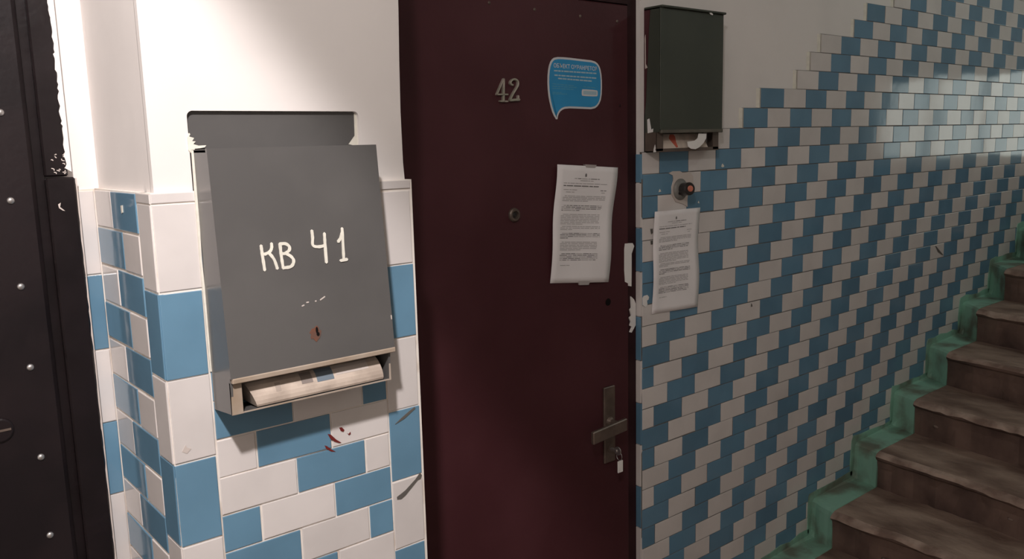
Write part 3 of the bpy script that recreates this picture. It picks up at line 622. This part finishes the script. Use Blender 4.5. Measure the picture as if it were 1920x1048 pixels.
# ---- paper notices
LINES = []
def para(v0, n, u1, bold=False, u0=0.12, last=0.6, dv=0.0135):
    for i in range(n): LINES.append((v0+i*dv, u0+(0.03 if i == 0 else 0), u1 if i < n-1 else u0+(u1-u0)*last, bold))
LINES += [(0.107, 0.28, 0.70, True), (0.124, 0.38, 0.60, False), (0.148, 0.11, 0.84, False), (0.168, 0.11, 0.70, 'B'), (0.203, 0.12, 0.34, False), (0.203, 0.74, 0.84, True), (0.222, 0.16, 0.30, False), (0.222, 0.76, 0.82, False)]
para(0.255, 4, 0.84); para(0.335, 4, 0.80, True, last=0.45); para(0.410, 7, 0.78); para(0.512, 3, 0.80, False, last=.3)
para(0.570, 4, 0.80, True, last=.2); para(0.645, 6, 0.75); para(0.745, 5, 0.76, True, last=.95); LINES.append((0.845, 0.14, 0.30, False))
def notice(name, label, TL, TR, BR, BL, y, seed, wave):
    rnd = random.Random(seed)
    t = empty(name, ((BL[0]+BR[0])/2, y, min(BL[1], BR[1])), label, 'notice')
    def P(u, v, d=0.0):
        a = ((1-u)*TL[0]+u*TR[0], (1-u)*TL[1]+u*TR[1]); b = ((1-u)*BL[0]+u*BR[0], (1-u)*BL[1]+u*BR[1])
        x = (1-v)*a[0]+v*b[0]+0.004*math.sin(v*7+seed)*(1 if u > .5 else .6); z = (1-v)*a[1]+v*b[1]
        off = 0.0035+wave*(0.5+0.5*math.sin(v*9.5+seed))*(0.4+abs(u-0.5))+0.002*math.sin(u*5+v*4)
        return (x, y-max(off, .001)-d, z)
    nu, nv = 10, 20; v = []; f = []
    for j in range(nv+1):
        for i in range(nu+1): v.append(P(i/nu, j/nv))
    n1 = len(v)
    for j in range(nv+1):
        for i in range(nu+1): q = P(i/nu, j/nv); v.append((q[0], q[1]+0.0006, q[2]))
    for j in range(nv):
        for i in range(nu):
            a = j*(nu+1)+i; f.append([a, a+1, a+nu+2, a+nu+1]); f.append([n1+a, n1+a+nu+1, n1+a+nu+2, n1+a+1])
    for i in range(nu):
        f.append([i, n1+i, n1+i+1, i+1]); a = nv*(nu+1)+i; f.append([a, a+1, n1+a+1, n1+a])
    for j in range(nv):
        a = j*(nu+1); b = a+nu+1; f.append([a, b, n1+b, n1+a]); a += nu; b += nu; f.append([a, n1+a, n1+b, b])
    sh = build('sheet', v, f, 'paper', t, smooth=True)
    gi, gbd = G(), G()
    def strip(G_, u0, u1, va, vb):
        n = max(1, int((u1-u0)/0.06)); vv = []
        for q in range(n+1):
            u = u0+(u1-u0)*q/n; vv += [P(u, va, .0006), P(u, vb, .0006)]
        G_.add(vv, [[2*q, 2*q+1, 2*q+3, 2*q+2] for q in range(n)])
    for vv, u0, u1, bold in LINES:
        u = u0
        while u < u1-0.01:
            w = min(rnd.uniform(.03, .13), u1-u)
            strip(gbd if bold and (bold == 'B' or rnd.random() < .6) else gi, u, u+w, vv, vv+(0.0085 if bold == 'B' else 0.0056)); u += w+rnd.uniform(.008, .016)
    for a, b, c, d in ((0.455, 0.485, 0.070, 0.090), (0.462, 0.478, 0.064, 0.094)): strip(gbd, a, b, c, d)
    gi.build('fine_print', 'ink', sh, kind='stuff'); gbd.build('bold_print', 'ink_bold', sh, kind='stuff')
    return t, P
t1, P1 = notice('paper_notice', 'long white printed notice taped on the maroon door', (1.731, 1.817), (1.992, 1.798), (1.947, 1.436), (1.699, 1.463), 1.8735, 1, 0.006)
for u, va, vb in ((0.44, -0.012, 0.012), (0.47, 0.985, 1.02)):
    a = P1(u, va, .001); b = P1(u+.19, va, .001); c = P1(u+.17, vb, .001); d = P1(u+.02, vb, .001)
    v = [a, b, c, d]; v += [(x, 1.8738, z) for x, y, z in v]
    build('tape', v, [[0,1,2,3],[7,6,5,4],[0,4,5,1],[1,5,6,2],[2,6,7,3],[3,7,4,0]], 'tape', t1)
notice('paper_notice', 'white printed notice stuck on the blue and white wall tiles', (2.147, 1.648), (2.386, 1.646), (2.379, 1.297), (2.139, 1.305), 1.8535, 2, 0.004)

# ---- blue speech-bubble sticker
st = empty('security_sticker', (1.742, 1.8735, 1.944), 'blue speech bubble sticker with white border on the maroon door', 'sticker')
OUT = [(1.7372,2.1274),(1.7812,2.1282),(1.8484,2.1251),(1.8967,2.1235),(1.9177,2.1135),(1.9281,2.0932),(1.9323,2.0568),(1.9290,2.0126),(1.9163,1.9904),(1.8948,1.9785),(1.8461,1.9796),(1.7784,1.9809),(1.7584,1.9749),(1.7466,1.9630),(1.7413,1.9441),(1.7254,1.9630),(1.7147,1.9910),(1.7074,2.0235),(1.7058,2.0629),(1.7108,2.0976),(1.7208,2.1175)]
def chaikin(p):
    o = []
    for i in range(len(p)):
        a, b = p[i], p[(i+1) % len(p)]
        o += [(a[0]*.75+b[0]*.25, a[1]*.75+b[1]*.25), (a[0]*.25+b[0]*.75, a[1]*.25+b[1]*.75)]
    return o
def inset(p, d):
    o = []; n = len(p)
    for i in range(n):
        a, b, c = Vector(p[i-1]), Vector(p[i]), Vector(p[(i+1) % n])
        n1 = Vector(((b-a).y, -(b-a).x)).normalized(); n2 = Vector(((c-b).y, -(c-b).x)).normalized()
        nn = (n1+n2); nn = nn/max(nn.length_squared/2, 0.7)
        o.append((b.x+nn.x*d, b.y+nn.y*d))
    return o
OUT2 = chaikin(OUT)
G().prism(OUT2, 1.8722, 1.8738).build('white_border', 'sticker_white', st)
G().prism(inset(OUT2, 0.0060), 1.8716, 1.8730).build('blue_field', 'sticker_blue', st)
cu = bpy.data.curves.new('lettering', 'FONT'); cu.body = '\u041e\u0411\u042a\u0415\u041a\u0422 \u041e\u0425\u0420\u0410\u041d\u042f\u0415\u0422\u0421\u042f'; cu.size = 1; cu.extrude = 0; cu.offset = 0.012
tmp = bpy.data.objects.new('tmp', cu); C.objects.link(tmp); bpy.context.view_layer.update()
me = bpy.data.meshes.new_from_object(tmp.evaluated_get(bpy.context.evaluated_depsgraph_get())); bpy.data.objects.remove(tmp, do_unlink=True)
xs = [v.co.x for v in me.vertices]; ysv = [v.co.y for v in me.vertices]; x0, x1, y0, y1 = min(xs), max(xs), min(ysv), max(ysv)
tv = []
for v in me.vertices:
    u = (v.co.x-x0)/(x1-x0); w = (v.co.y-y0)/(y1-y0)
    tv.append((1.7303+u*0.1785, 1.87135, 2.0973-0.0042*u+w*0.0125))
build('lettering', tv, [list(p.vertices) for p in me.polygons], 'sticker_white', st, kind='stuff')
g = G(); gf_ = G(); rnd = random.Random(9)
def words(G_, x0, z0, x1, z1, h):
    x = x0
    while x < x1-0.003:
        w = min(rnd.uniform(.008, .022), x1-x); za = z0+(z1-z0)*(x-x0)/(x1-x0); zb = z0+(z1-z0)*(x+w-x0)/(x1-x0)
        G_.add([(x, 1.87135, za), (x+w, 1.87135, zb), (x+w, 1.87135, zb+h), (x, 1.87135, za+h)], [[0, 1, 2, 3]]); x += w+rnd.uniform(.0015, .003)
for a in ((1.7314, 2.0862, 1.9068, 2.0836), (1.7328, 2.0735, 1.9066, 2.0695), (1.7472, 2.0646, 1.8907, 2.0601)): words(g, *a, 0.0040)
for a in ((1.7241, 2.0496, 1.8131, 2.0458), (1.7240, 2.0426, 1.8266, 2.0408), (1.7238, 2.0368, 1.8095, 2.0350), (1.7236, 2.0251, 1.7594, 2.0246), (1.7235, 2.0209, 1.7825, 2.0210)): words(gf_, *a, 0.0020)
words(gf_, 1.852, 2.0435, 1.905, 2.0415, 0.0022)
g.build('pale_print', 'sticker_print', st, kind='stuff'); gf_.build('fine_print', 'sticker_faint', st, kind='stuff')
bd = chaikin([(1.8436, 2.0345), (1.8470, 2.0379), (1.9080, 2.0358), (1.9115, 2.0322), (1.9112, 2.0202), (1.9078, 2.0168), (1.8466, 2.0175), (1.8432, 2.0208)])
G().prism(bd, 1.8711, 1.8720).build('badge', 'sticker_white', st)
g = G(); g.add([(x, 1.8709, z) for x, z in ((1.850, 2.0335), (1.906, 2.0318), (1.9055, 2.0212), (1.850, 2.022))], [[0, 1, 2, 3]]).build('badge_print', 'sticker_print', st)
